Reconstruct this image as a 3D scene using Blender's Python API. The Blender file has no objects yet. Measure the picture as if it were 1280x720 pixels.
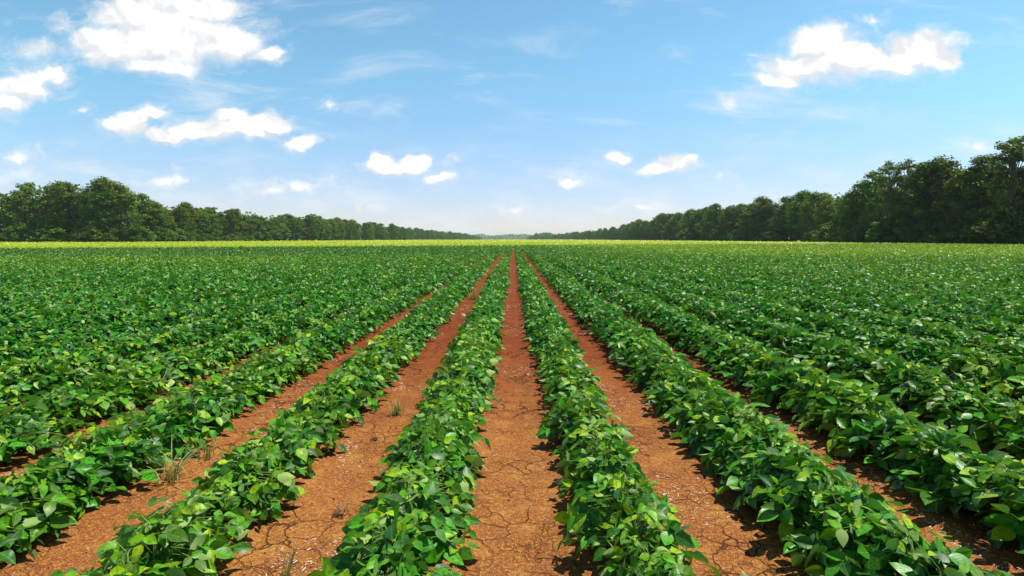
import bpy, math, random
import numpy as np
from mathutils import Vector

rng = np.random.default_rng(11)
random.seed(11)
R = math.radians
scene = bpy.context.scene
COL = scene.collection

# ------------------------------------------------------------------ camera numbers
CAM_H = 1.42
FPX = 720.0                      # focal length in pixels of the 1280 px wide photograph
VX, VY = 641.0, 299.5            # where the crop rows meet
ROW = 0.97                       # row spacing
ROW_OFF = 0.024                  # middle of the central aisle
def field_end(x): return np.minimum(100.0+.5*np.asarray(x,float),140.0)   # oblique edge of the dark crop
SUN_EL, SUN_AZ = R(66), R(74)    # azimuth clockwise from +Y (the view direction)

# ------------------------------------------------------------------ helpers
def tag(o, label=None, cat=None, group=None, kind=None):
    if label: o['label'] = label
    if cat: o['category'] = cat
    if group: o['group'] = group
    if kind: o['kind'] = kind
    return o

def empty(name, loc, rz=0.0):
    o = bpy.data.objects.new(name, None)
    o.empty_display_size = 0.2
    COL.objects.link(o)
    o.location = loc
    o.rotation_euler = (0, 0, rz)
    return o

def link(name, me, parent=None):
    o = bpy.data.objects.new(name, me)
    COL.objects.link(o)
    if parent is not None:
        o.parent = parent
    return o

def mesh_np(name, verts, loops, sizes, mat, uv=None, col=None, smooth=True):
    """verts (N,3); loops flat vertex indices; sizes face sizes; uv per vertex; col per vertex rgba"""
    me = bpy.data.meshes.new(name)
    verts = np.asarray(verts, np.float32); loops = np.asarray(loops, np.int32); sizes = np.asarray(sizes, np.int32)
    me.vertices.add(len(verts)); me.vertices.foreach_set('co', verts.ravel())
    me.loops.add(len(loops)); me.loops.foreach_set('vertex_index', loops)
    me.polygons.add(len(sizes))
    starts = np.zeros(len(sizes), np.int32); starts[1:] = np.cumsum(sizes)[:-1]
    me.polygons.foreach_set('loop_start', starts)
    me.polygons.foreach_set('use_smooth', np.full(len(sizes), smooth, bool))
    if uv is not None:
        l = me.uv_layers.new(name='UVMap')
        l.data.foreach_set('uv', np.asarray(uv, np.float32)[loops].ravel())
    if col is not None:
        a = me.attributes.new('tint', 'FLOAT_COLOR', 'POINT')
        a.data.foreach_set('color', np.asarray(col, np.float32).ravel())
    me.update(calc_edges=True)
    me.materials.append(mat)
    return me

class Acc:
    """collects geometry for one mesh"""
    def __init__(s): s.v=[]; s.l=[]; s.s=[]; s.uv=[]; s.c=[]; s.n=0
    def add(s, v, l, sz, uv=None, col=None):
        v = np.asarray(v, float).reshape(-1,3)
        s.v.append(v); s.l.append(np.asarray(l, np.int64).ravel()+s.n); s.s.append(np.asarray(sz, np.int64).ravel())
        s.uv.append(np.zeros((len(v),2)) if uv is None else np.asarray(uv).reshape(-1,2))
        s.c.append(np.full((len(v),4),.5) if col is None else np.asarray(col).reshape(-1,4))
        s.n += len(v)
    def mesh(s, name, mat, smooth=True):
        return mesh_np(name, np.concatenate(s.v), np.concatenate(s.l), np.concatenate(s.s), mat,
                       np.concatenate(s.uv), np.concatenate(s.c), smooth)

def norm(a):
    return a/np.maximum(np.linalg.norm(a, axis=-1, keepdims=True), 1e-9)

def tube(acc, pts, rads, sides=5, col=None):
    pts = np.asarray(pts, float); n = len(pts)
    d = norm(np.gradient(pts, axis=0))
    ref = np.array([0.3,0.2,1.0]) if abs(d[0][2]) < .8 else np.array([1.0,0.1,0])
    a = norm(np.cross(d, ref)); b = np.cross(d, a)
    t = np.arange(sides)/sides*2*math.pi
    r = np.asarray(rads, float)[:,None,None]
    v = pts[:,None,:]+r*(np.cos(t)[None,:,None]*a[:,None,:]+np.sin(t)[None,:,None]*b[:,None,:])
    v = v.reshape(-1,3)
    f = []
    for i in range(n-1):
        for k in range(sides):
            k2=(k+1)%sides
            f += [i*sides+k, i*sides+k2, (i+1)*sides+k2, (i+1)*sides+k]
    uv = np.stack([np.tile(t/(2*math.pi),n), np.repeat(np.arange(n)/max(1,n-1),sides)],1)
    acc.add(v, f, [4]*((n-1)*sides), uv, None if col is None else np.tile(col,(len(v),1)))

def vnoise(x, y, seed=0):
    """smooth 2d value noise in 0..1"""
    x=np.asarray(x,float); y=np.asarray(y,float)
    xi=np.floor(x).astype(np.int64); yi=np.floor(y).astype(np.int64); fx=x-xi; fy=y-yi
    def h(a,b):
        n=(a*374761393+b*668265263+seed*1442695041)&0xFFFFFFFF
        n=((n^(n>>13))*1274126177)&0xFFFFFFFF
        return ((n^(n>>16))&0xFFFF)/65535.0
    u=fx*fx*(3-2*fx); w=fy*fy*(3-2*fy)
    return (h(xi,yi)*(1-u)+h(xi+1,yi)*u)*(1-w)+(h(xi,yi+1)*(1-u)+h(xi+1,yi+1)*u)*w

def sstep(a,b,x):
    t=np.clip((np.asarray(x,float)-a)/(b-a),0,1); return t*t*(3-2*t)

# ------------------------------------------------------------------ node helpers
class NT:
    def __init__(s, tree): s.t=tree; s.n=tree.nodes; s.L=tree.links
    def new(s, typ, **kw):
        n=s.n.new(typ)
        for k,v in kw.items(): setattr(n,k,v)
        return n
    def put(s, sock, v):
        if hasattr(v,'is_output') or isinstance(v,bpy.types.NodeSocket): s.L.new(v,sock)
        elif v is not None: sock.default_value=v
    def math(s, op, a, b=None, c=None, clamp=False):
        n=s.new('ShaderNodeMath',operation=op,use_clamp=clamp)
        for i,v in enumerate((a,b,c)):
            if v is not None: s.put(n.inputs[i],v)
        return n.outputs[0]
    def vec(s, op, a, b=None, c=None):
        n=s.new('ShaderNodeVectorMath',operation=op)
        for i,v in enumerate((a,b,c)):
            if v is not None: s.put(n.inputs[i],v)
        return n.outputs['Value'] if op in ('LENGTH','DOT_PRODUCT','DISTANCE') else n.outputs[0]
    def mix(s, fac, a, b, blend='MIX'):
        n=s.new('ShaderNodeMix',data_type='RGBA',blend_type=blend)
        s.put(n.inputs[0],fac); s.put(n.inputs[6],a); s.put(n.inputs[7],b)
        return n.outputs[2]
    def ss(s, x, a, b):
        n=s.new('ShaderNodeMapRange',interpolation_type='SMOOTHSTEP')
        s.put(n.inputs[0],x); s.put(n.inputs[1],a); s.put(n.inputs[2],b)
        return n.outputs[0]
    def lin(s, x, a, b, c=0.0, d=1.0):
        n=s.new('ShaderNodeMapRange')
        for i,v in enumerate((x,a,b,c,d)): s.put(n.inputs[i],v)
        return n.outputs[0]
    def noise(s, vec, scale, detail=4, rough=.5, dist=0.0):
        n=s.new('ShaderNodeTexNoise')
        if vec is not None: s.L.new(vec,n.inputs['Vector'])
        n.inputs['Scale'].default_value=scale; n.inputs['Detail'].default_value=detail
        n.inputs['Roughness'].default_value=rough; n.inputs['Distortion'].default_value=dist
        return n.outputs['Fac']
def c4(r,g,b): return (r,g,b,1.0)

def new_mat(name):
    m=bpy.data.materials.new(name); m.use_nodes=True
    t=NT(m.node_tree); t.n.clear()
    out=t.new('ShaderNodeOutputMaterial')
    return m,t,out

# ------------------------------------------------------------------ materials
def leaf_material(name, cols, under, trans, rough=.42, spec=.5, veins=True, transmix=.32, per_object=0.0):
    """cols: (deep, mid, yellow) upper side colours chosen per leaf by the 'tint' attribute: r random, g yellowness"""
    m,t,out=new_mat(name)
    at=t.new('ShaderNodeAttribute',attribute_name='tint')
    sep=t.new('ShaderNodeSeparateColor'); t.L.new(at.outputs['Color'],sep.inputs[0])
    r,g,b=sep.outputs[0],sep.outputs[1],sep.outputs[2]
    base=t.mix(r,c4(*cols[0]),c4(*cols[1]))
    base=t.mix(g,base,c4(*cols[2]))
    bump=None
    if veins:
        uv=t.new('ShaderNodeUVMap',uv_map='UVMap')
        sx=t.new('ShaderNodeSeparateXYZ'); t.L.new(uv.outputs[0],sx.inputs[0])
        av=t.math('ABSOLUTE',t.math('SUBTRACT',sx.outputs[0],.5))
        rib=t.math('SUBTRACT',1.0,t.ss(av,.012,.04))
        ph=t.math('FRACT',t.math('MULTIPLY',t.math('SUBTRACT',sx.outputs[1],t.math('MULTIPLY',av,.75)),7.0))
        lat=t.math('SUBTRACT',1.0,t.ss(t.math('ABSOLUTE',t.math('SUBTRACT',ph,.5)),.03,.16))
        vein=t.math('MAXIMUM',rib,t.math('MULTIPLY',lat,.45))
        base=t.mix(t.math('MULTIPLY',vein,.35),base,c4(*[min(1,x*1.9+.02) for x in cols[1]]))
        tc=t.new('ShaderNodeTexCoord')
        mot=t.noise(tc.outputs['Object'],60.0,3)
        base=t.mix(t.ss(mot,.50,.64),base,t.mix(.5,base,c4(*[x*.8 for x in cols[0]])))
        spot=t.noise(tc.outputs['Object'],23.0,4,.6)
        base=t.mix(t.math('MULTIPLY',t.ss(spot,.60,.70),.55),base,c4(*[x*.8 for x in cols[2]]))
        bn=t.new('ShaderNodeBump'); bn.inputs['Strength'].default_value=.35; bn.inputs['Distance'].default_value=.002
        t.L.new(t.math('SUBTRACT',0.0,vein),bn.inputs['Height']); bump=bn.outputs[0]
    if per_object:
        oi=t.new('ShaderNodeObjectInfo')
        hs=t.new('ShaderNodeHueSaturation')
        t.L.new(t.lin(oi.outputs['Random'],0,1,.5-.035*per_object,.5+.025*per_object),hs.inputs['Hue'])
        t.L.new(t.lin(t.math('FRACT',t.math('MULTIPLY',oi.outputs['Random'],7.31)),0,1,1-.35*per_object,1+.45*per_object),hs.inputs['Value'])
        t.L.new(base,hs.inputs['Color']); base=hs.outputs[0]
    geo=t.new('ShaderNodeNewGeometry')
    side=t.mix(geo.outputs['Backfacing'],base,t.mix(.6,base,c4(*under)))
    p=t.new('ShaderNodeBsdfPrincipled')
    t.L.new(side,p.inputs['Base Color'])
    p.inputs['Roughness'].default_value=rough; p.inputs['Specular IOR Level'].default_value=spec
    t.L.new(t.math('ADD',rough,t.math('MULTIPLY',geo.outputs['Backfacing'],.3)),p.inputs['Roughness'])
    if bump is not None: t.L.new(bump,p.inputs['Normal'])
    tr=t.new('ShaderNodeBsdfTranslucent')
    t.L.new(t.mix(g,c4(*trans[0]),c4(*trans[1])),tr.inputs['Color'])
    ms=t.new('ShaderNodeMixShader'); ms.inputs[0].default_value=transmix
    t.L.new(p.outputs[0],ms.inputs[1]); t.L.new(tr.outputs[0],ms.inputs[2])
    t.L.new(ms.outputs[0],out.inputs['Surface'])
    return m

def plain_mat(name, col_a, col_b, scale=8.0, rough=.8, spec=.2, bump=0.0):
    m,t,out=new_mat(name)
    tc=t.new('ShaderNodeTexCoord')
    n=t.noise(tc.outputs['Object'],scale,5,.6)
    p=t.new('ShaderNodeBsdfPrincipled')
    t.L.new(t.mix(t.ss(n,.35,.65),c4(*col_a),c4(*col_b)),p.inputs['Base Color'])
    p.inputs['Roughness'].default_value=rough; p.inputs['Specular IOR Level'].default_value=spec
    if bump:
        bn=t.new('ShaderNodeBump'); bn.inputs['Strength'].default_value=.6; bn.inputs['Distance'].default_value=bump
        t.L.new(n,bn.inputs['Height']); t.L.new(bn.outputs[0],p.inputs['Normal'])
    t.L.new(p.outputs[0],out.inputs['Surface'])
    return m

def soil_material():
    m,t,out=new_mat('red_soil')
    geo=t.new('ShaderNodeNewGeometry'); pos=geo.outputs['Position']
    flat=t.vec('MULTIPLY',pos,(1,1,0))
    wob=t.new('ShaderNodeTexNoise'); t.L.new(flat,wob.inputs['Vector']); wob.inputs['Scale'].default_value=9; wob.inputs['Detail'].default_value=3
    warped=t.vec('ADD',flat,t.vec('SCALE',t.vec('SUBTRACT',wob.outputs['Color'],(.5,.5,.5)),None))
    warped.node.inputs[1].links[0].from_node.inputs['Scale'].default_value=.11
    def cracks(scale,w0,w1):
        v=t.new('ShaderNodeTexVoronoi',feature='DISTANCE_TO_EDGE'); t.L.new(warped,v.inputs['Vector']); v.inputs['Scale'].default_value=scale
        return t.math('SUBTRACT',1.0,t.ss(v.outputs['Distance'],w0,w1))
    big=t.noise(flat,.9,4,.55)
    mid=t.noise(flat,7.0,5,.6)
    fine=t.noise(flat,48.0,6,.75)
    grit=t.noise(flat,150.0,3,.65)
    crk_zone=t.ss(t.noise(flat,1.3,3),.46,.60)
    ck=t.math('MULTIPLY',cracks(6.5,.008,.034),crk_zone)
    ck2=t.math('MULTIPLY',cracks(15.0,.006,.05),t.math('MULTIPLY',t.ss(t.noise(flat,2.9,2),.52,.62),.55))
    crack=t.math('MAXIMUM',ck,ck2)
    sx=t.new('ShaderNodeSeparateXYZ'); t.L.new(pos,sx.inputs[0])
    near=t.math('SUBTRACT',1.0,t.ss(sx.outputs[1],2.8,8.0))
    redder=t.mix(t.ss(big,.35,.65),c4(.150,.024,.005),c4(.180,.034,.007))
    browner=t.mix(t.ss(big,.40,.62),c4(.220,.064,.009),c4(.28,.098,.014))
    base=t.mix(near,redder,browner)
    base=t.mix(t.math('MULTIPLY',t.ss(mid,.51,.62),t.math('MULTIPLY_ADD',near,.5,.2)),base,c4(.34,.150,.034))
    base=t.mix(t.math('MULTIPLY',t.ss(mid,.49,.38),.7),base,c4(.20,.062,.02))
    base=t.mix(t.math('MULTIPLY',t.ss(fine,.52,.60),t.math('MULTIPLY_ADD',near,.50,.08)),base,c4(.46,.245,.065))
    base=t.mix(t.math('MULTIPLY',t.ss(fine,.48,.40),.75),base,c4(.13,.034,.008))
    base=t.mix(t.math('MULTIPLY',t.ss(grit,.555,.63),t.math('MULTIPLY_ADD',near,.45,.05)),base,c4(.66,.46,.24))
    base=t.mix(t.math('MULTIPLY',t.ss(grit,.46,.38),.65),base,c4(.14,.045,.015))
    base=t.mix(t.math('MULTIPLY',crack,.85),base,c4(.05,.02,.01))
    h=t.math('ADD',t.math('MULTIPLY',mid,.6),t.math('ADD',t.math('MULTIPLY',fine,.35),t.math('MULTIPLY',grit,.12)))
    h=t.math('SUBTRACT',h,t.math('MULTIPLY',crack,.8))
    bn=t.new('ShaderNodeBump'); bn.inputs['Strength'].default_value=.8; bn.inputs['Distance'].default_value=.022
    t.L.new(h,bn.inputs['Height'])
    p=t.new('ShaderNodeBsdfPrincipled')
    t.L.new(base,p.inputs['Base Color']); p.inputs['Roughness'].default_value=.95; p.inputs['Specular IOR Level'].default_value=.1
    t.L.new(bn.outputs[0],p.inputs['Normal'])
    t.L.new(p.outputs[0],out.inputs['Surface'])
    return m

M_LEAF=leaf_material('soybean_leaf',((.0015,.036,.009),(.054,.290,.007),(.32,.46,.006)),(.36,.48,.15),((.05,.34,.006),(.42,.56,.008)),rough=.36,spec=.22,transmix=.17)
M_STEM=plain_mat('green_stem',(.13,.24,.05),(.26,.32,.08),20,.6)
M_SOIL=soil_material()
M_TREE=leaf_material('tree_foliage',((.012,.046,.006),(.090,.180,.016),(.22,.27,.025)),(.12,.17,.05),((.10,.20,.015),(.20,.26,.025)),rough=.55,spec=.12,veins=False,transmix=.16,per_object=1.0)
M_BARK=plain_mat('grey_bark',(.09,.075,.055),(.20,.17,.13),3.0,.9,.1,.05)
M_GRASS=leaf_material('grass_blade',((.11,.19,.04),(.20,.28,.06),(.46,.40,.16)),(.3,.36,.14),((.2,.34,.04),(.45,.42,.14)),veins=False,transmix=.3)
M_STRAW=plain_mat('dry_straw',(.62,.50,.36),(.80,.72,.60),40,.8)
M_DRY=plain_mat('dry_weed',(.16,.07,.03),(.36,.22,.10),30,.85)
M_CLOD=plain_mat('soil_clod',(.26,.085,.03),(.42,.19,.08),30,.95,.05,.01)
M_YCROP=leaf_material('young_crop_leaf',((.13,.24,.012),(.27,.40,.015),(.55,.55,.04)),(.4,.45,.1),((.30,.48,.02),(.6,.6,.05)),veins=False,transmix=.3)

# ------------------------------------------------------------------ leaflets
def leaf_template(lod):
    """u along, v across (-.5...5), faces; shape factor gives half width at u"""
    if lod==0:
        us=[.10,.26,.44,.62,.80,.93]; ws=[.60,.95,1.0,.83,.48,.18]
        vs=[-1,-.52,0,.52,1]
        P=[(0,0)]
        for u,w in zip(us,ws): P += [(u,w*v*.5) for v in vs]
        P.append((1,0)); last=len(P)-1
        F=[]
        for k in range(4): F.append((0,1+k+1,1+k))
        for i in range(len(us)-1):
            for k in range(4):
                a=1+i*5+k; F.append((a,a+1,a+6,a+5))
        b=1+(len(us)-1)*5
        for k in range(4): F.append((b+k,b+k+1,last))
    elif lod==1:
        P=[(0,0),(.36,-.5),(.40,0),(.36,.5),(.76,-.33),(.76,.33),(1,0)]
        F=[(0,2,1),(0,3,2),(1,2,6,4),(2,3,5,6)]
    else:
        P=[(0,0),(.42,-.5),(1,0),(.42,.5)]
        F=[(0,2,1),(0,3,2)]
    P=np.array(P,float)
    # orientation: make faces point along +normal (u x v with v to the left)
    sizes=[len(f) for f in F]; loops=[i for f in F for i in f]
    return P,np.array(loops),np.array(sizes)
TEMPL=[leaf_template(i) for i in range(3)]

def leaflets(acc, lod, B, U, N, L, W, fold, curl, wave, tint):
    """N leaflets: base B, length direction U, upper normal N (unit, made orthogonal here)"""
    P,loops,sizes=TEMPL[lod]
    n=len(B); T=len(P)
    U=norm(U); N=norm(N-(N*U).sum(1,keepdims=True)*U); V=np.cross(N,U)
    u=P[:,0][None,:]; v=P[:,1][None,:]
    av=np.abs(v)*2
    x=L[:,None]*u
    y=W[:,None]*v*(1-.12*np.abs(fold)[:,None])
    z=W[:,None]*.5*fold[:,None]*av - L[:,None]*curl[:,None]*u*u
    z=z+W[:,None]*wave[:,None]*np.sin(u*7+v*3+wave[:,None]*90)*av*.6
    vert=B[:,None,:]+x[:,:,None]*U[:,None,:]+y[:,:,None]*V[:,None,:]+z[:,:,None]*N[:,None,:]
    base=(np.arange(n)*T)[:,None]
    uv=np.broadcast_to(np.stack([P[:,1]+.5,P[:,0]],1)[None],(n,T,2))
    acc.add(vert.reshape(-1,3),(base+loops[None,:]).ravel(),np.tile(sizes,n),uv.reshape(-1,2),np.repeat(tint,T,axis=0))
# check winding of the template once: face normal must agree with +z
_P,_l,_s=TEMPL[0]
_a,_b,_c=[np.array([_P[i][0],_P[i][1],0]) for i in _l[:3]]
_flip=np.cross(_b-_a,_c-_a)[2]<0
def _rev(t):
    P,l,s=t; o=[];k=0
    for q in s: o+=list(l[k:k+q][::-1]); k+=q
    return P,np.array(o),s
def _ok(t):
    P,l,s=t; k=0
    l=l.copy()
    for q in s:
        a,b,c=[np.array([P[i][0],P[i][1],0]) for i in l[k:k+3]]
        if np.cross(b-a,c-a)[2]<0: l[k:k+q]=l[k:k+q][::-1]
        k+=q
    return P,l,s
TEMPL=[_ok(t) for t in TEMPL]

def plants_foliage(acc, lod, px, py, pz, size, M, leafscale, yellow, stems=None, width=.255, height=.268, rough=.42):
    """leaf sprays of many soybean plants at once; px.. arrays; yellow = chance/yellowness per plant"""
    n=len(px); K=n*M
    g=rng
    pid=np.repeat(np.arange(n),M)
    sz=size[pid]
    t=np.tile((np.arange(M)+.5)/M,n)+g.normal(0,.06,K)
    t=np.clip(t,.05,1.0)
    az=g.uniform(0,2*math.pi,K)
    r=width*np.sqrt(g.uniform(0.01,1,K))*(1.12-.42*t)*sz
    r=np.where(t>.72,r*g.uniform(.25,.9,K),r)
    ex=px[pid]+r*np.cos(az); ey=py[pid]+r*np.sin(az)*.85
    dome=np.sqrt(np.clip(1-(r/(width*1.25*sz))**2,0.05,1))
    ez=pz[pid]+height*sz*(.24+.76*t)*(.58+.42*dome)+g.normal(0,.018+.085*(rough-.42)/.18,K)
    ez=np.maximum(ez,pz[pid]+.05)
    E=np.stack([ex,ey,ez],1)
    out=np.stack([np.cos(az),np.sin(az),np.zeros(K)],1)
    rr=(r/(width*sz))[:,None]
    Nn=norm(np.array([0.10,0.02,1.0])+out*(.15+.45*rr)+g.normal(0,rough,(K,3)))
    side=np.cross(Nn,out); side=norm(side)
    fwd=norm(np.cross(side,Nn))
    if stems is not None:
        for k in range(K):
            i=pid[k]
            s0=np.array([px[i]+g.normal(0,.006),py[i]+g.normal(0,.006),pz[i]+height*sz[k]*(.08+.6*t[k])])
            mid=(s0+E[k])/2+np.array([0,0,.02+.03*rr[k,0]])-out[k]*.01
            tube(stems,[s0,mid,E[k]],[.0022,.0018,.0013],3,(.5,.5,.5,1))
    # three leaflets per spray
    ang=np.stack([g.normal(0,.15,K),1.22+g.normal(0,.2,K),-1.22+g.normal(0,.2,K)],1)
    off=np.array([.024,0.0,0.0])
    Ls=np.clip(g.normal(.069,.012,(K,1)),.040,.098)*np.array([[1.06,.95,.95]])*(1+g.normal(0,.06,(K,3)))*leafscale*np.clip(.62+.4*sz[:,None],.5,1.08)
    # young small leaves at the top
    top=(t>.9)[:,None]; Ls=np.where(top,Ls*.72,Ls)
    B=[];Uv=[];NN=[];LL=[]
    for j in range(3):
        a=ang[:,j][:,None]
        u=np.cos(a)*fwd+np.sin(a)*side
        nn=norm(Nn+g.normal(0,rough,(K,3))+u*g.normal(.12,.14,(K,1)))
        B.append(E+fwd*off[j]*leafscale); Uv.append(u); NN.append(nn); LL.append(Ls[:,j])
    B=np.concatenate(B);Uv=np.concatenate(Uv);NN=np.concatenate(NN);LL=np.concatenate(LL)
    Q=len(B)
    # some leaves turned over, showing their pale undersides
    flip=g.uniform(0,1,Q)<.045
    NN=np.where(flip[:,None],-NN+g.normal(0,.5,(Q,3)),NN)
    W=LL*np.clip(g.normal(.66,.05,Q),.52,.80)
    yel=np.tile(yellow[pid],3)
    rnd=np.where(g.uniform(0,1,Q)<.48,g.uniform(0,.25,Q),g.uniform(.45,1,Q))*np.tile((1-.65*sstep(25,60,py[pid])*sstep(8,-25,px[pid])),3)  # leaves split into dark and bright, canopy light and shade put into their colour
    yy=np.clip(yel*(.36+.26*yel)+np.where(g.uniform(0,1,Q)<.09+.30*yel,g.uniform(.3,.85,Q),0)+np.tile(np.where(top[:,0],.22,0),3),0,1)
    tint=np.stack([rnd,yy,g.uniform(0,1,Q),np.ones(Q)],1)
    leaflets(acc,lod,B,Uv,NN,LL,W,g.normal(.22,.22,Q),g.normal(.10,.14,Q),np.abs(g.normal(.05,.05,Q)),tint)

def ground_z(x,y):
    """soil height: low ridges under the rows, slightly hollow aisles, small lumps near the camera"""
    x=np.asarray(x,float); y=np.asarray(y,float)
    fade=1-sstep(40,90,np.abs(y))
    k=(x-ROW_OFF)/ROW
    inside=(1-sstep(60,110,np.abs(x)))*fade
    z=.018*(-np.cos(2*math.pi*k))*inside
    z=z+((vnoise(x*3.1,y*3.1,1)-.5)*.022+(vnoise(x*11,y*11,2)-.5)*.012+(vnoise(x*31,y*31,3)-.5)*.006)*inside
    return z

# ------------------------------------------------------------------ the ground
def axis(dense0,dense1,step,grow,far0,far1):
    a=list(np.arange(dense0,dense1+1e-6,step))
    s=step; v=a[-1]
    while v<far1: s*=grow; v+=s; a.append(v)
    s=step; v=a[0]; b=[]
    while v>far0: s*=grow; v-=s; b.append(v)
    return np.array(b[::-1]+a)
gx=axis(-4.2,4.2,.03,1.10,-5000,5000)
gy=axis(1.6,10.0,.035,1.08,-400,7000)
X,Y=np.meshgrid(gx,gy)
Z=ground_z(X,Y)
nx,ny=len(gx),len(gy)
idx=np.arange(nx*ny).reshape(ny,nx)
quads=np.stack([idx[:-1,:-1],idx[:-1,1:],idx[1:,1:],idx[1:,:-1]],-1).reshape(-1,4)
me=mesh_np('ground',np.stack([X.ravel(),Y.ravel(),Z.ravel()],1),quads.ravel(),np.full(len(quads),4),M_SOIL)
tag(link('ground',me),kind='structure')

# ------------------------------------------------------------------ soybean rows
rows=[]
SP=.12
px=[];py=[];pr=[]
kmax=112
for k in range(-kmax,kmax):
    xr=ROW_OFF+ROW*(k+.5)
    y0=max(.7,(abs(xr)-2.2)/.89)
    ye=float(field_end(xr))
    if y0>ye or xr>106: continue
    ys=np.arange(y0,ye+rng.uniform(-2.5,2.5),SP)
    px.append(np.full(len(ys),xr)); py.append(ys); pr.append(np.full(len(ys),k))
px=np.concatenate(px);py=np.concatenate(py);pr=np.concatenate(pr)
n=len(px)
px=px+rng.normal(0,.012,n)+ .025*(vnoise(py*.25,pr*3.7,5)-.5); py=py+rng.normal(0,.03,n)
size=np.clip(rng.normal(1,.06,n)+.16*(vnoise(py*.7,pr*9.1,6)-.5)+.10*(vnoise(px*.12,py*.12,8)-.5),.7,1.25)
size=size*np.select([pr<=-4,pr==-3,pr==-2,pr>=2,pr==1],[1.03,1.03,1.02,1.17,1.14],1.0)
dist=py+0
yellow=np.clip(.10+.65*(vnoise(px*.05+3,py*.09,7)-.45)+.25*(vnoise(px*.5,py*.5,9)-.5),0,1)
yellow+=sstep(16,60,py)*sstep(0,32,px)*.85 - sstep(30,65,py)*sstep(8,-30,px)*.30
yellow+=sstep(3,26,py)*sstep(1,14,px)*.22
yellow=np.clip(yellow,0,1)
pz=ground_z(px,py)
# the 300 plants that show largest are objects of their own
in_view=(py>1.95)&(np.abs(px)<.885*py+.18)
score=np.where(in_view,np.hypot(px,py),1e9)
order=np.argsort(score)[:300]
single=np.zeros(n,bool); single[order]=True

VAR=26
plant_meshes=[]
for v in range(VAR):
    st=Acc(); fo=Acc()
    plants_foliage(fo,0,np.zeros(1),np.zeros(1),np.zeros(1),np.ones(1),40 if v<VAR//2 else 44,1.0 if v<VAR//2 else 1.10,np.array([.14 if v%3 else .38]),stems=st,width=.25 if v<VAR//2 else .275)
    hx,hy=rng.normal(0,.02,2)
    tube(st,[(0,0,-.03),(hx*.4,hy*.4,.08),(hx,hy,.16),(hx*1.2,hy*1.2,.25)],[.0042,.0038,.003,.0016],5,(.5,.5,.5,1))
    plant_meshes.append((st.mesh('soybean_stem',M_STEM),fo.mesh('soybean_foliage',M_LEAF)))
ROWNAME={0:'in the row along the right edge of the central aisle',-1:'in the row along the left edge of the central aisle',
 1:'in the second row to the right of the central aisle',-2:'in the second row to the left of the central aisle',
 2:'in the third row to the right of the central aisle',-3:'in the third row to the left of the central aisle'}
NUM=['first','second','third','fourth','fifth','sixth','seventh','eighth','ninth','tenth']
for i in order:
    k=int(pr[i]); wide_=k>=1 or k<=-3; v=int(rng.integers(VAR//2))+(VAR//2 if wide_ else 0)
    e=empty('soybean_plant',(px[i],py[i],pz[i]),float(rng.uniform(0,6.283)))
    sc_=size[i]*(.95 if wide_ else 1.0); e.scale=(sc_,)*3
    m_=k if k>=0 else -k-1
    lab='bushy green soybean plant '+ROWNAME.get(k,'in the %s row to the %s of the central aisle'%(NUM[min(9,m_)],'right' if k>=0 else 'left'))
    tag(e,lab,'soybean plant','soybean plants '+lab.split('plant ')[1])
    link('stem',plant_meshes[v][0],e); link('foliage',plant_meshes[v][1],e)
rest=~single
acc=Acc(); stacc=Acc()
for y_0,y_1,every,lod,m_,ls,rg in ((0,8.5,1,0,38,1.06,.42),(8.5,15,1,1,27,1.18,.46),(15,27,1,1,17,1.38,.50),(27,45,2,2,20,1.55,.55),(45,70,2,2,11,2.0,.58),(70,150,3,2,9,2.6,.6)):
    q_=rest&(py>=y_0)&(py<y_1)&(np.arange(n)%every==0)
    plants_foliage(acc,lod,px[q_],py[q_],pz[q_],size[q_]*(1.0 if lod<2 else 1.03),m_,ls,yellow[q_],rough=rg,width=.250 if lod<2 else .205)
tag(link('soybean_crop',acc.mesh('soybean_crop',M_LEAF)),'rows of dark green soybean plants filling the field',None,None,'stuff')

# ------------------------------------------------------------------ bright young crop beyond the dark field
acc=Acc()
N=130000
dd=np.abs(rng.uniform(0,1,N))**2.2*1100
wx=np.where(rng.uniform(0,1,N)<.5,-1,1)*rng.uniform(0,1,N)*(.89*(dd+100)+12)
d=field_end(wx)+.5+dd+rng.normal(0,.5,N)
keep=(wx>-330)&(wx<125)
d=d[keep];wx=wx[keep];K=len(d)
s=.16+.0016*d
a=rng.uniform(0,6.283,K)
U=np.stack([np.cos(a),np.sin(a),rng.normal(.25,.25,K)],1)
Nn=np.stack([rng.normal(0,.18,K),rng.normal(0,.18,K),np.ones(K)],1)
B=np.stack([wx,d,.20+rng.uniform(0,.12,K)],1)
patch=vnoise(wx*.03,d*.02,21)
yy=np.clip(.25+.5*patch+rng.normal(0,.15,K)+.3*sstep(150,500,d),0,1)
yy=yy*(.35+.65*sstep(0,45,dd+rng.normal(0,8,N)))[keep]
yy=yy*np.where(wx<-60,sstep(-260,-60,wx)*.75+.25,1)
leaflets(acc,2,B,U,Nn,s*1.6,s,rng.normal(.2,.2,K),rng.normal(.1,.1,K),np.zeros(K),np.stack([rng.uniform(0,1,K),yy,yy,np.ones(K)],1))
tag(link('young_crop',acc.mesh('young_crop',M_YCROP)),'bright yellow green crop growing beyond the dark soybean rows',None,None,'stuff')
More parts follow.
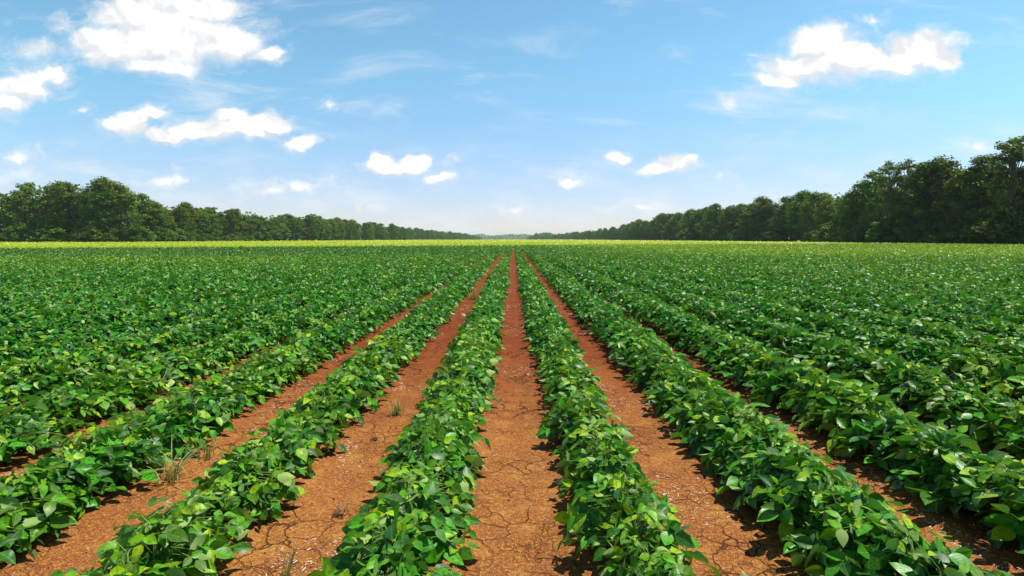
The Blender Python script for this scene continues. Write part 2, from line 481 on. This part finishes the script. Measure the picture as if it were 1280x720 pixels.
# closed leafy canopy of that crop seen from afar
m,t,out=new_mat('young_crop_canopy')
geo=t.new('ShaderNodeNewGeometry')
n1=t.noise(geo.outputs['Position'],.05,4); n2=t.noise(geo.outputs['Position'],1.3,3)
base=t.mix(t.ss(n1,.35,.65),c4(.25,.36,.015),c4(.46,.48,.03)); base=t.mix(t.math('MULTIPLY',t.ss(n2,.45,.65),.5),base,c4(.14,.25,.012))
p=t.new('ShaderNodeBsdfPrincipled'); p.inputs['Roughness'].default_value=.8; p.inputs['Specular IOR Level'].default_value=.1
bn=t.new('ShaderNodeBump'); bn.inputs['Strength'].default_value=.6; bn.inputs['Distance'].default_value=.12
t.L.new(n2,bn.inputs['Height']); t.L.new(bn.outputs[0],p.inputs['Normal'])
t.L.new(base,p.inputs['Base Color']); t.L.new(p.outputs[0],out.inputs['Surface'])
fx=np.linspace(-420,300,160); fy=np.linspace(0,1,90)**2*2600
X,Y=np.meshgrid(fx,fy); Y=Y+np.maximum(field_end(X),20)+1.0; Z=.17+.06*vnoise(X*.2,Y*.2,31)
idx=np.arange(X.size).reshape(X.shape)
quads=np.stack([idx[:-1,:-1],idx[:-1,1:],idx[1:,1:],idx[1:,:-1]],-1).reshape(-1,4)
tag(link('far_field',mesh_np('far_field',np.stack([X.ravel(),Y.ravel(),Z.ravel()],1),quads.ravel(),np.full(len(quads),4),m)),kind='structure')

# ------------------------------------------------------------------ trees
def make_tree(seed, h, spread, n_clump, per, card, low=.08, sparse=0.0, lean=.03, form='round'):
    g=np.random.default_rng(seed)
    tr=Acc(); cr=Acc()
    ph=g.uniform(0,6.28)
    top=np.array([math.cos(ph)*lean*h,math.sin(ph)*lean*h,h*.9])
    zs=np.linspace(0,1,9)
    path=[top*z+np.array([g.normal(0,.012*h)*z,g.normal(0,.012*h)*z,0]) for z in zs]
    r0=.018*h
    tube(tr,path,r0*(1-.9*zs)+.02,7)
    centres=[]
    for i in range(n_clump):
        f=low+(1-low)*g.uniform(0,1)**.85
        rad=spread*(math.sin(math.pi*min(1,max(0,(f-low+.18)/(1.2-low))))**.75)
        if form=='tall': rad=spread*(.55+.45*math.sin(math.pi*f))*(1 if f<.85 else .7)
        if sparse: f=.38+.62*g.uniform(0,1)
        a=i*2.39996+g.normal(0,.5)
        q=rad*math.sqrt(g.uniform(.15,1))
        zc=h*f*.95
        c=np.array([math.cos(a)*q,math.sin(a)*q,zc])+top*f*np.array([1,1,0])
        if sparse or f>.3:
            b0=top*max(.12,f-.22); b0=b0+0
            mid=(b0+c)/2+np.array([0,0,-.03*h+.04*h*g.uniform()])
            tube(tr,[b0,mid,c],[r0*.38,r0*.22,r0*.06],5)
        sz=g.uniform(.55,1.3)*spread*(.25 if not sparse else .20)
        centres.append((c,sz))
    C=[];NN=[];CR=[]
    for c,sz in centres:
        m_=max(6,int(per*g.uniform(.6,1.35)))
        dirs=norm(g.normal(0,1,(m_,3)))
        rr=g.uniform(.25,1,(m_,1))**.6
        pos=c+dirs*rr*sz*np.array([1.15,1.15,.72])
        pos[:,2]-=np.maximum(0,(np.hypot(dirs[:,0],dirs[:,1])-.5))*sz*.3
        CR.append(np.full(m_,g.uniform(0,1))); C.append(pos); NN.append(norm(dirs*.7+np.array([0,0,.8])+g.normal(0,.45,(m_,3))))
    C=np.concatenate(C);NN=np.concatenate(NN)
    ok=C[:,2]>.15; C=C[ok];NN=NN[ok];CR=np.concatenate(CR)[ok]
    K=len(C); a=g.uniform(0,6.28,K)
    U=np.stack([np.cos(a),np.sin(a),g.normal(-.2,.4,K)],1)
    L=card*g.uniform(.6,1.5,K)*1.1
    hue=np.clip(g.normal(.12,.14,K)+.25*sstep(.5,1,C[:,2]/h),0,1)  # upper crown cards lighter and yellower, sunlit tops painted into the tint
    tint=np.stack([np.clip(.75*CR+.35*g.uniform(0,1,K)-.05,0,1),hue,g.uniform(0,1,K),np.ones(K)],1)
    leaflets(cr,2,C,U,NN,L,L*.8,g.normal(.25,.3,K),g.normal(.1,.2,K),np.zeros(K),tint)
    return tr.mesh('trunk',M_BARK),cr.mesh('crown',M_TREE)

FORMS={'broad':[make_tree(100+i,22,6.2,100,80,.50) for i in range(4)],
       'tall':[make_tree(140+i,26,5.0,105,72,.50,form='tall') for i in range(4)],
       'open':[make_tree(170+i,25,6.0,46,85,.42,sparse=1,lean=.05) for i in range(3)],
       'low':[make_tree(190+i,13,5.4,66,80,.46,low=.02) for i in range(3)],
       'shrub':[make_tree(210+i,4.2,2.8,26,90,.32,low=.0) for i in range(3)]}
BASEH={'broad':22,'tall':26,'open':25,'low':13,'shrub':4.2}
def place_tree(form,x,y,height,label,group=None,name='deciduous_tree',cat='tree',wide=1.0):
    tm,cm=FORMS[form][random.randrange(len(FORMS[form]))]
    s=height/BASEH[form]
    e=empty(name,(x,y,0),random.uniform(0,6.283))
    e.scale=(s*wide,s*wide,s)
    tag(e,label,cat,group)
    link('trunk',tm,e); link('crown',cm,e)
    return e
def at(pxl,D): return (pxl-VX)/FPX*D

# profiles read off the photograph: pixel column -> (depth, tree height in metres)
def prof(tab,q):
    a=np.array(tab,float); return [float(np.interp(q,a[:,0],a[:,k])) for k in (1,2)]
LEFT=[(-60,262,27),(0,266,27),(40,262,27.5),(80,258,29),(130,258,30),(170,270,25),(200,290,23.5),(250,330,21.5),(300,385,22),(330,420,22),(360,450,23),(400,500,23.5),(450,640,23),(500,850,23),(550,1300,23),(575,1650,22),(590,2000,20),(602,2500,15)]
RIGHT=[(656,2600,14),(664,2300,18),(674,2000,30),(690,1900,18),(700,1750,22),(740,1150,22),(800,650,25),(850,480,26),(900,380,26),(950,330,26),(1000,285,26),(1040,235,22.5),(1080,198,19.5),(1087,194,24),(1130,166,24),(1180,152,22.5),(1230,140,21.5),(1248,137,22.5),(1290,127,24),(1370,112,24)]
count=0
def line(tab,q0,q1,side,step_m,tag_near):
    global count
    q=q0
    while (q<q1 if q1>q0 else q>q1):
        D,h=prof(tab,q)
        for depth in (0,1):
            off=depth*random.uniform(7,12)
            if depth and (D>640 or (D>480 and random.random()<.5)): continue
            x=at(q,D)+side*off+random.uniform(-2.5,3.5)*side; y=D+random.uniform(-4,4)+off*.3
            hh=h*random.uniform(.80,1.06)*(1.0 if not depth else .97)
            r=random.random()
            form='broad' if r<.66 else ('tall' if r<.88 else 'low')
            if form=='low': hh*=.72
            seg=tag_near(q,depth,form)
            place_tree(form,x,y,hh,seg[0],seg[1],wide=random.uniform(.95,1.2)*(1.0 if D<280 else 1.18)); count+=1
        stp=step_m*random.uniform(.75,1.25)*(1 if D<450 else (D/450)**1.05)
        # advance along the line by stp metres
        q2=q+(1 if q1>q0 else -1)*2.0
        D2,_=prof(tab,q2)
        m_=math.hypot(at(q2,D2)-at(q,D),D2-D)
        q=q+(2.0 if q1>q0 else -2.0)*stp/max(m_,1e-3)
FN={'broad':'round crowned','tall':'tall narrow','low':'low bushy'}
def ltag(q,depth,form):
    part='near the left end' if q<170 else ('at its middle' if q<400 else 'at its far end')
    return ('%s tree of the left wood edge, %s%s'%(FN[form],part,', behind front trees' if depth else ''),'%s trees of the left wood %s%s'%(FN[form],part,' behind' if depth else ''))
def rtag(q,depth,form):
    part='in its near dark end' if q>1100 else ('at its middle' if q>880 else 'at its far end')
    return ('%s tree of the right wood edge, %s%s'%(FN[form],part,', behind front trees' if depth else ''),'%s trees of the right wood %s%s'%(FN[form],part,' behind' if depth else ''))
line(LEFT,-45,601,-1,10.5,ltag)
line(RIGHT,1345,658,1,9.6,rtag)
# trees that stand out
place_tree('tall',at(66,256),256,26.5,'tall leafy tree with a spiky top above the left wood, beside a sky gap')
place_tree('open',at(82,257),257,26.5,'airy tree left of the tallest crown in the left wood')
place_tree('broad',at(130,256),256,28.5,'tallest round crowned tree of the left wood, standing above its neighbours')
place_tree('open',at(112,257),257,26.5,'thin tree with sky showing through its crown in the left wood')
place_tree('open',at(1112,164),164,24.5,'airy tree with bare forked limbs and sky gaps where the tall right trees start',wide=.9)
place_tree('open',at(1136,160),160,24.5,'second airy tree with sky between its limbs, right of the forked one',wide=.9)
place_tree('broad',at(1182,150),150,24,'broad olive green tree rising above the dark right wood')
place_tree('tall',at(1225,141),141,22.5,'tall leafy tree beside the dark tree at the right end of the wood')
place_tree('tall',at(1268,126),126,24.5,'tallest dark tree at the right end of the wood')
# shrubs along the foot of the woods
for i in range(62):
    q=random.uniform(0,330); D,h=prof(LEFT,q)
    place_tree('shrub',at(q,D)+random.uniform(3,6),D-random.uniform(4,8),random.uniform(3.5,8),'light green shrub at the foot of the left wood','shrubs at the foot of the left wood','shrub','shrub',wide=1.2)
for i in range(62):
    q=random.uniform(860,1330); D,h=prof(RIGHT,q)
    place_tree('shrub',at(q,D)-random.uniform(2,5),D-random.uniform(2,5),random.uniform(3.5,8.5),'dark leafy shrub at the foot of the right wood','shrubs at the foot of the right wood','shrub','shrub',wide=1.2)
place_tree('shrub',at(860,430),430,10,'pale green bushy shrub in front of the dark right wood',None,'shrub','shrub',wide=1.3)
print('TREES',count)
# the body of the woods behind the trees one can tell apart: one mass of foliage
acc=Acc()
for tab,q0,q1,side in ((LEFT,-60,602,-1),(RIGHT,1380,657,1)):
    qs=np.linspace(q0,q1,6000); a_=np.array(tab,float)
    order_=np.argsort(a_[:,0]); Dq=np.interp(qs,a_[order_,0],a_[order_,1]); hq=np.interp(qs,a_[order_,0],a_[order_,2])
    xq=(qs-VX)/FPX*Dq
    sl=np.concatenate([[0],np.cumsum(np.hypot(np.diff(xq),np.diff(Dq)))])
    K=24000
    # sample more densely near the camera
    pos_s=sl[-1]*(rng.uniform(0,1,K)**(1.7))
    if Dq[0]>Dq[-1]: pos_s=sl[-1]-pos_s
    D_=np.interp(pos_s,sl,Dq); x_=np.interp(pos_s,sl,xq); h_=np.interp(pos_s,sl,hq)
    back=rng.uniform(9,26,K)*(.6+.4*np.minimum(D_/500,2))
    lump=.66+.24*vnoise(pos_s*.11,back*.05,71+side)+.10*vnoise(pos_s*.37,back*.1,73+side)
    zz=h_*lump*rng.uniform(0,1,K)**.8
    C=np.stack([x_+side*back,D_+back*.35,zz+.4],1)
    sz_=1.0+.0022*D_
    Nn=norm(rng.normal(0,.55,(K,3))+np.array([-side*.4,-.4,.8])); a=rng.uniform(0,6.28,K)
    U=np.stack([np.cos(a),np.sin(a),rng.normal(-.2,.5,K)],1)
    cr_=vnoise(pos_s*.25,zz*.35,75)
    leaflets(acc,2,C,U,Nn,sz_*rng.uniform(.7,1.5,K),sz_*rng.uniform(.6,1.2,K),rng.normal(.25,.3,K),rng.normal(.1,.2,K),np.zeros(K),np.stack([np.clip(cr_+rng.normal(0,.15,K),0,1),np.clip(rng.normal(.1,.12,K),0,1),cr_,np.ones(K)],1))
tag(link('woods',acc.mesh('woods',M_TREE)),'dark green mass of the woods behind the front trees',None,None,'stuff')
# far-off wood that closes the view
acc=Acc(); g=rng; N=24000
cx=g.uniform(-2000,2000,N); hmax=16+9*vnoise(cx*.012,cx*0,41)+3*vnoise(cx*.05,cx*0,42)
C=np.stack([cx,4300+g.uniform(0,160,N),hmax*1.65*g.uniform(0,1,N)],1)
Nn=norm(g.normal(0,.5,(N,3))+np.array([0,-.5,.7])); a=g.uniform(0,6.28,N)
U=np.stack([np.cos(a),g.normal(0,.3,N),np.sin(a)],1)
leaflets(acc,2,C,U,Nn,g.uniform(5,10,N),g.uniform(5,9,N),g.normal(.2,.2,N),g.normal(.1,.1,N),np.zeros(N),np.stack([g.uniform(0,1,N),g.uniform(0,.3,N),g.uniform(0,1,N),np.ones(N)],1))
tag(link('far_woods',acc.mesh('far_woods',M_TREE)),'hazy blue green wood along the horizon at the end of the field',None,None,'stuff')

# ------------------------------------------------------------------ weeds, grass and litter in the aisles
def gpt(pxl,pyl,z=0.0):
    D=FPX*(CAM_H-z)/(pyl-VY); return np.array([(pxl-VX)/FPX*D,D,z])
def grass_tuft(q,yq,height,nb,label,dry=.25,bend=.5,spread=.05,w=.004,group=None):
    p=gpt(q,yq); p[2]=float(ground_z(p[0],p[1]))
    acc=Acc(); g=rng
    for i in range(nb):
        a=g.uniform(0,6.28); L=height*g.uniform(.55,1.1); b=bend*g.uniform(.3,1.4)
        b0=np.array([g.normal(0,spread*.35),g.normal(0,spread*.35),-.005]); d=np.array([math.cos(a),math.sin(a),0])
        sd=np.array([-d[1],d[0],0]); S=6; v=[]
        for s in range(S+1):
            t_=s/S; c=b0+d*L*(.12*t_+b*t_**2*.7)+np.array([0,0,L*(t_-.55*b*t_**2.2)])
            ww=w*(1-t_**1.6)+.0006
            v+= [c-sd*ww+np.array([0,0,ww*.5]),c,c+sd*ww+np.array([0,0,ww*.5])]
        f=[]
        for s in range(S):
            for k in range(2): f+= [s*3+k,s*3+k+1,s*3+k+4,s*3+k+3]
        yv=np.clip(g.normal(dry,.25),0,1)
        acc.add(np.array(v),f,[4]*(2*S),None,np.tile((g.uniform(),yv,.5,1),(len(v),1)))
    o=link('grass_tuft',acc.mesh('grass_tuft',M_GRASS)); o.location=p
    tag(o,label,'grass tuft',group)
grass_tuft(497,517,.16,34,'small upright grass tuft in the bare aisle left of the central row',.3,.35)
grass_tuft(215,598,.34,26,'large sprawling grass tuft between the second and third left rows',.35,.8,.12)
grass_tuft(256,570,.24,14,'thin grass tuft beside the large sprawling tuft in the left aisle',.3,.6,.07)
grass_tuft(594,374,.36,26,'tall green grass tuft midway down the left aisle',.2,.4,.2,.008)
grass_tuft(358,718,.16,6,'sparse yellow green grass blades on cracked soil at the bottom edge',.45,.4,.03)
grass_tuft(655,492,.05,7,'tiny green sprig on the central soil aisle',.2,.7,.03,.004)
grass_tuft(12,572,.40,8,'long pale arching grass blades at the left border of the photo',.75,1.0,.06)
grass_tuft(195,500,.42,6,'long pale grass blades arching out of the dense left rows',.6,1.0,.06)
grass_tuft(930,716,.06,9,'low yellow green seedling on bare soil in the right aisle',.5,.8,.05,.008)
for q,hh,l in ((627,.55,'dry yellow weed at the far end of the left aisle'),(641,.75,'dry yellow weed at the far end of the central aisle'),(650,.6,'dry yellow weed at the far end of the right aisle')):
    grass_tuft(q,311.2,hh,40,l,.9,.4,.35,.018)
# dried-up brown weed
def dry_weed(q,yq,s,label):
    p=gpt(q,yq); p[2]=float(ground_z(p[0],p[1])); acc=Acc(); g=rng
    for i in range(16):
        a=g.uniform(0,6.28); L=s*g.uniform(.5,1.1); d=np.array([math.cos(a),math.sin(a),g.uniform(.3,1.2)]); d/=np.linalg.norm(d)
        k=d*L; tube(acc,[(0,0,-.004),k*.5+g.normal(0,.008,3),k],[.0024,.0018,.0008],4)
        for j in range(3):
            b=k*g.uniform(.4,1); e=b+g.normal(0,.3,3)*s*.4; e[2]=max(e[2],.004); tube(acc,[b,(b+e)/2+.003,e],[.0014,.003,.0008],3)
    o=link('dry_weed',acc.mesh('dry_weed',M_DRY)); o.location=p; tag(o,label,'weed')
dry_weed(425,640,.075,'small dried brown weed on cracked soil in the left aisle')
dry_weed(470,548,.05,'little withered brown weed near the grass tuft in the left aisle')
# straw
acc=Acc(); N=30000; g=rng
kk=g.integers(-5,6,N); u=g.normal(0,.13,N)
yy=1.9+g.uniform(0,1,N)**1.7*17
xx=ROW_OFF+ROW*kk+np.where(g.uniform(0,1,N)<.6,np.sign(u)*(.10+np.abs(u)*.6),u)
dens=vnoise(xx*2.2,yy*1.6,51)
keep=(dens>.5+.25*vnoise(xx*9,yy*6,52))&(np.abs(xx)<.95*yy)
for x,y in zip(xx[keep],yy[keep]):
    L=g.uniform(.005,.026)*g.uniform(.5,1.1); w=g.uniform(.0010,.0023)*(1+y*.03); a=g.uniform(0,6.28)
    z=float(ground_z(x,y))+.003; d=np.array([math.cos(a),math.sin(a),g.normal(0,.12)]); s=np.array([-d[1],d[0],0])*w
    c=np.array([x,y,z]); up=np.array([0,0,w*.9])
    v=[c-d*L/2-s,c-d*L/2+s,c-d*L/2+up,c+d*L/2-s,c+d*L/2+s,c+d*L/2+up]
    acc.add(v,[0,1,4,3, 1,2,5,4, 2,0,3,5, 0,2,1, 3,4,5],[4,4,4,3,3])
tag(link('straw_litter',acc.mesh('straw_litter',M_STRAW,False)),'pale bits of straw scattered on the red soil aisles',None,None,'stuff')
# clods
acc=Acc(); N=2600
import itertools
ico=[]; ph=(1+5**.5)/2
for s1,s2 in itertools.product((-1,1),(-1,1)): ico+= [(0,s1,s2*ph),(s1,s2*ph,0),(s2*ph,0,s1)]
ico=norm(np.array(ico,float)); F=[]
for a,b,c in itertools.combinations(range(12),3):
    if max(np.linalg.norm(ico[a]-ico[b]),np.linalg.norm(ico[b]-ico[c]),np.linalg.norm(ico[a]-ico[c]))<1.1:
        if np.dot(np.cross(ico[b]-ico[a],ico[c]-ico[a]),ico[a])<0: b,c=c,b
        F+= [a,b,c]
kk=g.integers(-5,6,N); yy=1.9+g.uniform(0,1,N)**1.8*14; xx=ROW_OFF+ROW*kk+g.normal(0,.19,N)
keep=(vnoise(xx*3,yy*3,61)>.4)&(np.abs(xx)<.95*yy)
for x,y in zip(xx[keep],yy[keep]):
    s=g.uniform(.003,.009)*g.uniform(.6,1.6); v=ico*(1+g.normal(0,.2,(12,1)))*s*np.array([1,1,.7])
    v=v+np.array([x,y,float(ground_z(x,y))+s*.25]); acc.add(v,F,[3]*20)
tag(link('soil_clods',acc.mesh('soil_clods',M_CLOD,False)),'small crumbs of dry soil on the aisles',None,None,'stuff')

# ------------------------------------------------------------------ haze
HZ=bpy.data.meshes.new('haze')
x0,x1,y0,y1,z0,z1=-2400,2400,-60,4700,-1.2,48
HZ.from_pydata([(x0,y0,z0),(x1,y0,z0),(x1,y1,z0),(x0,y1,z0),(x0,y0,z1),(x1,y0,z1),(x1,y1,z1),(x0,y1,z1)],[],[(0,3,2,1),(4,5,6,7),(0,1,5,4),(1,2,6,5),(2,3,7,6),(3,0,4,7)])
m,t,out=new_mat('haze_air')
pv=t.new('ShaderNodeVolumePrincipled'); pv.inputs['Color'].default_value=c4(.66,.84,1.0); pv.inputs['Density'].default_value=.00007; pv.inputs['Anisotropy'].default_value=.1
t.L.new(pv.outputs[0],out.inputs['Volume'])
HZ.materials.append(m); HAZE=True
if HAZE: tag(link('haze',HZ),kind='stuff')

# ------------------------------------------------------------------ sky
w=bpy.data.worlds.new('World'); scene.world=w; w.use_nodes=True
t=NT(w.node_tree); t.n.clear()
out=t.new('ShaderNodeOutputWorld'); bg=t.new('ShaderNodeBackground')
SKY_STRENGTH=.081
bg.inputs['Strength'].default_value=SKY_STRENGTH
sky=t.new('ShaderNodeTexSky',sky_type='NISHITA'); sky.sun_disc=False; sky.sun_elevation=SUN_EL; sky.sun_rotation=SUN_AZ
sky.altitude=50; sky.air_density=1.0; sky.dust_density=.35; sky.ozone_density=2.0
tc=t.new('ShaderNodeTexCoord'); sx=t.new('ShaderNodeSeparateXYZ'); t.L.new(tc.outputs['Generated'],sx.inputs[0])
ysafe=t.math('MAXIMUM',sx.outputs[1],.06)
cu=t.math('DIVIDE',sx.outputs[0],ysafe); cv=t.math('DIVIDE',sx.outputs[2],ysafe)
cx=t.new('ShaderNodeCombineXYZ'); t.L.new(cu,cx.inputs[0]); t.L.new(cv,cx.inputs[1]); P=cx.outputs[0]
nz=t.new('ShaderNodeTexNoise'); t.L.new(P,nz.inputs['Vector']); nz.inputs['Scale'].default_value=9; nz.inputs['Detail'].default_value=5; nz.inputs['Roughness'].default_value=.6
wv=t.vec('SUBTRACT',nz.outputs['Color'],(.5,.5,.5)); wv2=t.vec('MULTIPLY',wv,(.10,.065,0))
PW=t.vec('ADD',P,wv2)
# cloud puffs: direction (pixel of the photograph turned to a sky direction), radii, strength
PUFF=[(215,45,112,46,1),(140,62,52,26,1),(290,52,48,28,1),(332,68,24,13,.9),(165,22,58,30,1),(215,28,95,42,1),(120,50,40,22,.9),(215,166,46,10,.95),(168,150,26,13,.95),(240,8,78,26,1),(200,80,70,16,.8),
 (45,62,44,22,.69),(75,38,26,15,.66),(30,108,46,24,.9),(64,96,24,15,.85),(6,126,30,20,.85),
 (160,160,34,15,.9),(190,143,24,11,.9),(285,160,66,19,1),(245,164,44,13,.9),(285,145,30,14,1),(332,157,34,17,1),(375,175,34,10,.75),(310,168,50,10,.8),
 (98,142,13,7,.62),(415,125,15,8,.6),
 (480,212,33,10,1),(476,204,18,10,1),(516,209,21,11,1),(549,224,20,6,.75),(566,202,11,6,.6),
 (770,198,17,11,.95),(832,211,40,9,.95),(848,204,26,10,1),(712,231,17,7,.8),(703,220,20,9,.4),
 (1010,85,72,22,1),(970,98,42,11,.9),(1025,58,44,30,1),(1060,75,50,24,1),(1150,66,54,26,1),(1115,80,50,18,1),(1188,76,20,18,.85),(1085,28,12,8,.4),(915,132,14,10,.42),
 (350,238,46,13,.66),(380,230,24,10,.62),(205,226,36,11,.66),(640,262,22,6,.5),(795,260,32,6,.55),(14,200,26,11,.65),(20,222,34,8,.45),(1215,180,24,9,.5),(900,220,14,6,.4),(470,258,18,5,.42)]
def field(PV):
    fld=None
    for (qx,qy,rx,ry,s) in PUFF:
        s=s*.52 if s<.7 else s
        u,v=(qx-VX)/FPX,(VY-qy)/FPX; a,b=FPX/(rx*1.12),FPX/(ry*1.12)
        q=t.vec('MULTIPLY_ADD',PV,(a,b,0),(-u*a,-v*b,0))
        f=t.math('MULTIPLY_ADD',t.vec('LENGTH',q),-s,s)
        fld=f if fld is None else t.math('SMOOTH_MAX',fld,f,.16)
    return fld
fld=field(PW); fld_up=field(t.vec('ADD',PW,(.004,.014,0)))
bottom=t.math('SUBTRACT',fld_up,fld)          # > 0 on the underside of a puff, < 0 on its top
f1=t.noise(PW,24.0,10,.64); 
PL=t.vec('ADD',PW,(.008,.014,0)); f2=t.noise(PL,17.0,3,.5); f3=t.noise(PW,17.0,3,.5)
dens=t.math('ADD',t.math('MULTIPLY',fld,1.25),t.math('MULTIPLY',t.math('SUBTRACT',f1,.5),.95))
soft=t.lin(bottom,-.25,.35,.46,.95)
alpha=t.ss(dens,.0,soft)
stk=t.noise(t.vec('MULTIPLY',PW,(1.0,2.0,0)),15.0,9,.68,.8)
halo=t.math('MULTIPLY',t.ss(t.math('ADD',fld,t.math('MULTIPLY',t.math('SUBTRACT',stk,.5),2.4)),-.22,.75),.62)
alpha=t.math('MAXIMUM',alpha,halo)
core=t.ss(dens,.25,.95)
# thin high streaks
ms=t.vec('MULTIPLY',P,(1.0,4.2,0)); st1=t.noise(ms,3.2,7,.62,.6)
veil=t.math('MULTIPLY',t.ss(st1,.50,.80),t.math('MULTIPLY',t.ss(cv,.0,.10),.80))
lowv=t.math('MULTIPLY',t.math('SUBTRACT',1.0,t.ss(cv,.03,.22)),t.ss(t.noise(t.vec('MULTIPLY',P,(1,2.6,0)),9.0,6,.6),.42,.72))
veil=t.math('MAXIMUM',veil,t.math('MULTIPLY',lowv,.72))
front=t.ss(sx.outputs[1],.06,.16)
alpha=t.math('MULTIPLY',alpha,front); veil=t.math('MULTIPLY',veil,front)
hs=t.new('ShaderNodeHueSaturation'); t.L.new(sky.outputs[0],hs.inputs['Color']); hs.inputs['Saturation'].default_value=1.0; hs.inputs['Value'].default_value=1.0
skyt=t.mix(t.ss(cv,0.0,.34),c4(1.22,1.14,1.40),c4(1.24,1.70,1.60))
skyt=t.mix(t.ss(sx.outputs[2],.36,.80),skyt,c4(.62,.85,.92))
skyc=t.mix(1.0,hs.outputs[0],skyt,'MULTIPLY')
relief=t.math('MULTIPLY',t.math('SUBTRACT',f3,f2),1.25)
lit=t.math('ADD',t.math('MULTIPLY_ADD',core,.08,.92),relief)
lit=t.math('SUBTRACT',lit,t.math('MULTIPLY',t.ss(bottom,.0,.45),.26))
lit=t.math('MINIMUM',t.math('MAXIMUM',lit,.78),1.06)
CW=9.6
cl=t.mix(t.ss(lit,.76,1.0),c4(CW*.79,CW*.815,CW*.85),c4(CW*1.03,CW*1.02,CW*1.0))
c=t.mix(veil,skyc,c4(7.6,8.3,9.0))
c=t.mix(alpha,c,cl)
t.L.new(c,bg.inputs['Color']); t.L.new(bg.outputs[0],out.inputs['Surface'])

# ------------------------------------------------------------------ sun, camera, output
sd=Vector((math.sin(SUN_AZ)*math.cos(SUN_EL),math.cos(SUN_AZ)*math.cos(SUN_EL),math.sin(SUN_EL)))
L=bpy.data.lights.new('sun','SUN'); L.energy=5.0; L.angle=R(.5); L.color=(1,.955,.88)
lo=bpy.data.objects.new('sun',L); COL.objects.link(lo); lo.rotation_euler=sd.to_track_quat('Z','Y').to_euler(); lo.location=(60,40,90)
cam=bpy.data.cameras.new('camera'); co=bpy.data.objects.new('camera',cam); COL.objects.link(co)
co.location=(0,0,CAM_H); co.rotation_euler=(R(90),0,0)
cam.sensor_width=36; cam.lens=36*FPX/1280; cam.shift_x=(640-VX)/1280; cam.shift_y=-(360-VY)/1280
cam.clip_start=.05; cam.clip_end=12000
scene.camera=co
vs=scene.view_settings; vs.view_transform='Standard'; vs.look='None'; vs.exposure=0.42; vs.gamma=1.0; vs.use_curve_mapping=False
cy=scene.cycles
cy.use_denoising=True
try: cy.denoiser='OPENIMAGEDENOISE'; cy.denoising_input_passes='RGB_ALBEDO_NORMAL'; cy.denoising_prefilter='ACCURATE'
except Exception: pass
cy.max_bounces=7; cy.diffuse_bounces=2; cy.glossy_bounces=2; cy.transmission_bounces=5; cy.volume_bounces=1; cy.transparent_max_bounces=8
cy.use_adaptive_sampling=True; cy.adaptive_threshold=.015
cy.caustics_reflective=False; cy.caustics_refractive=False
cy.sample_clamp_indirect=6
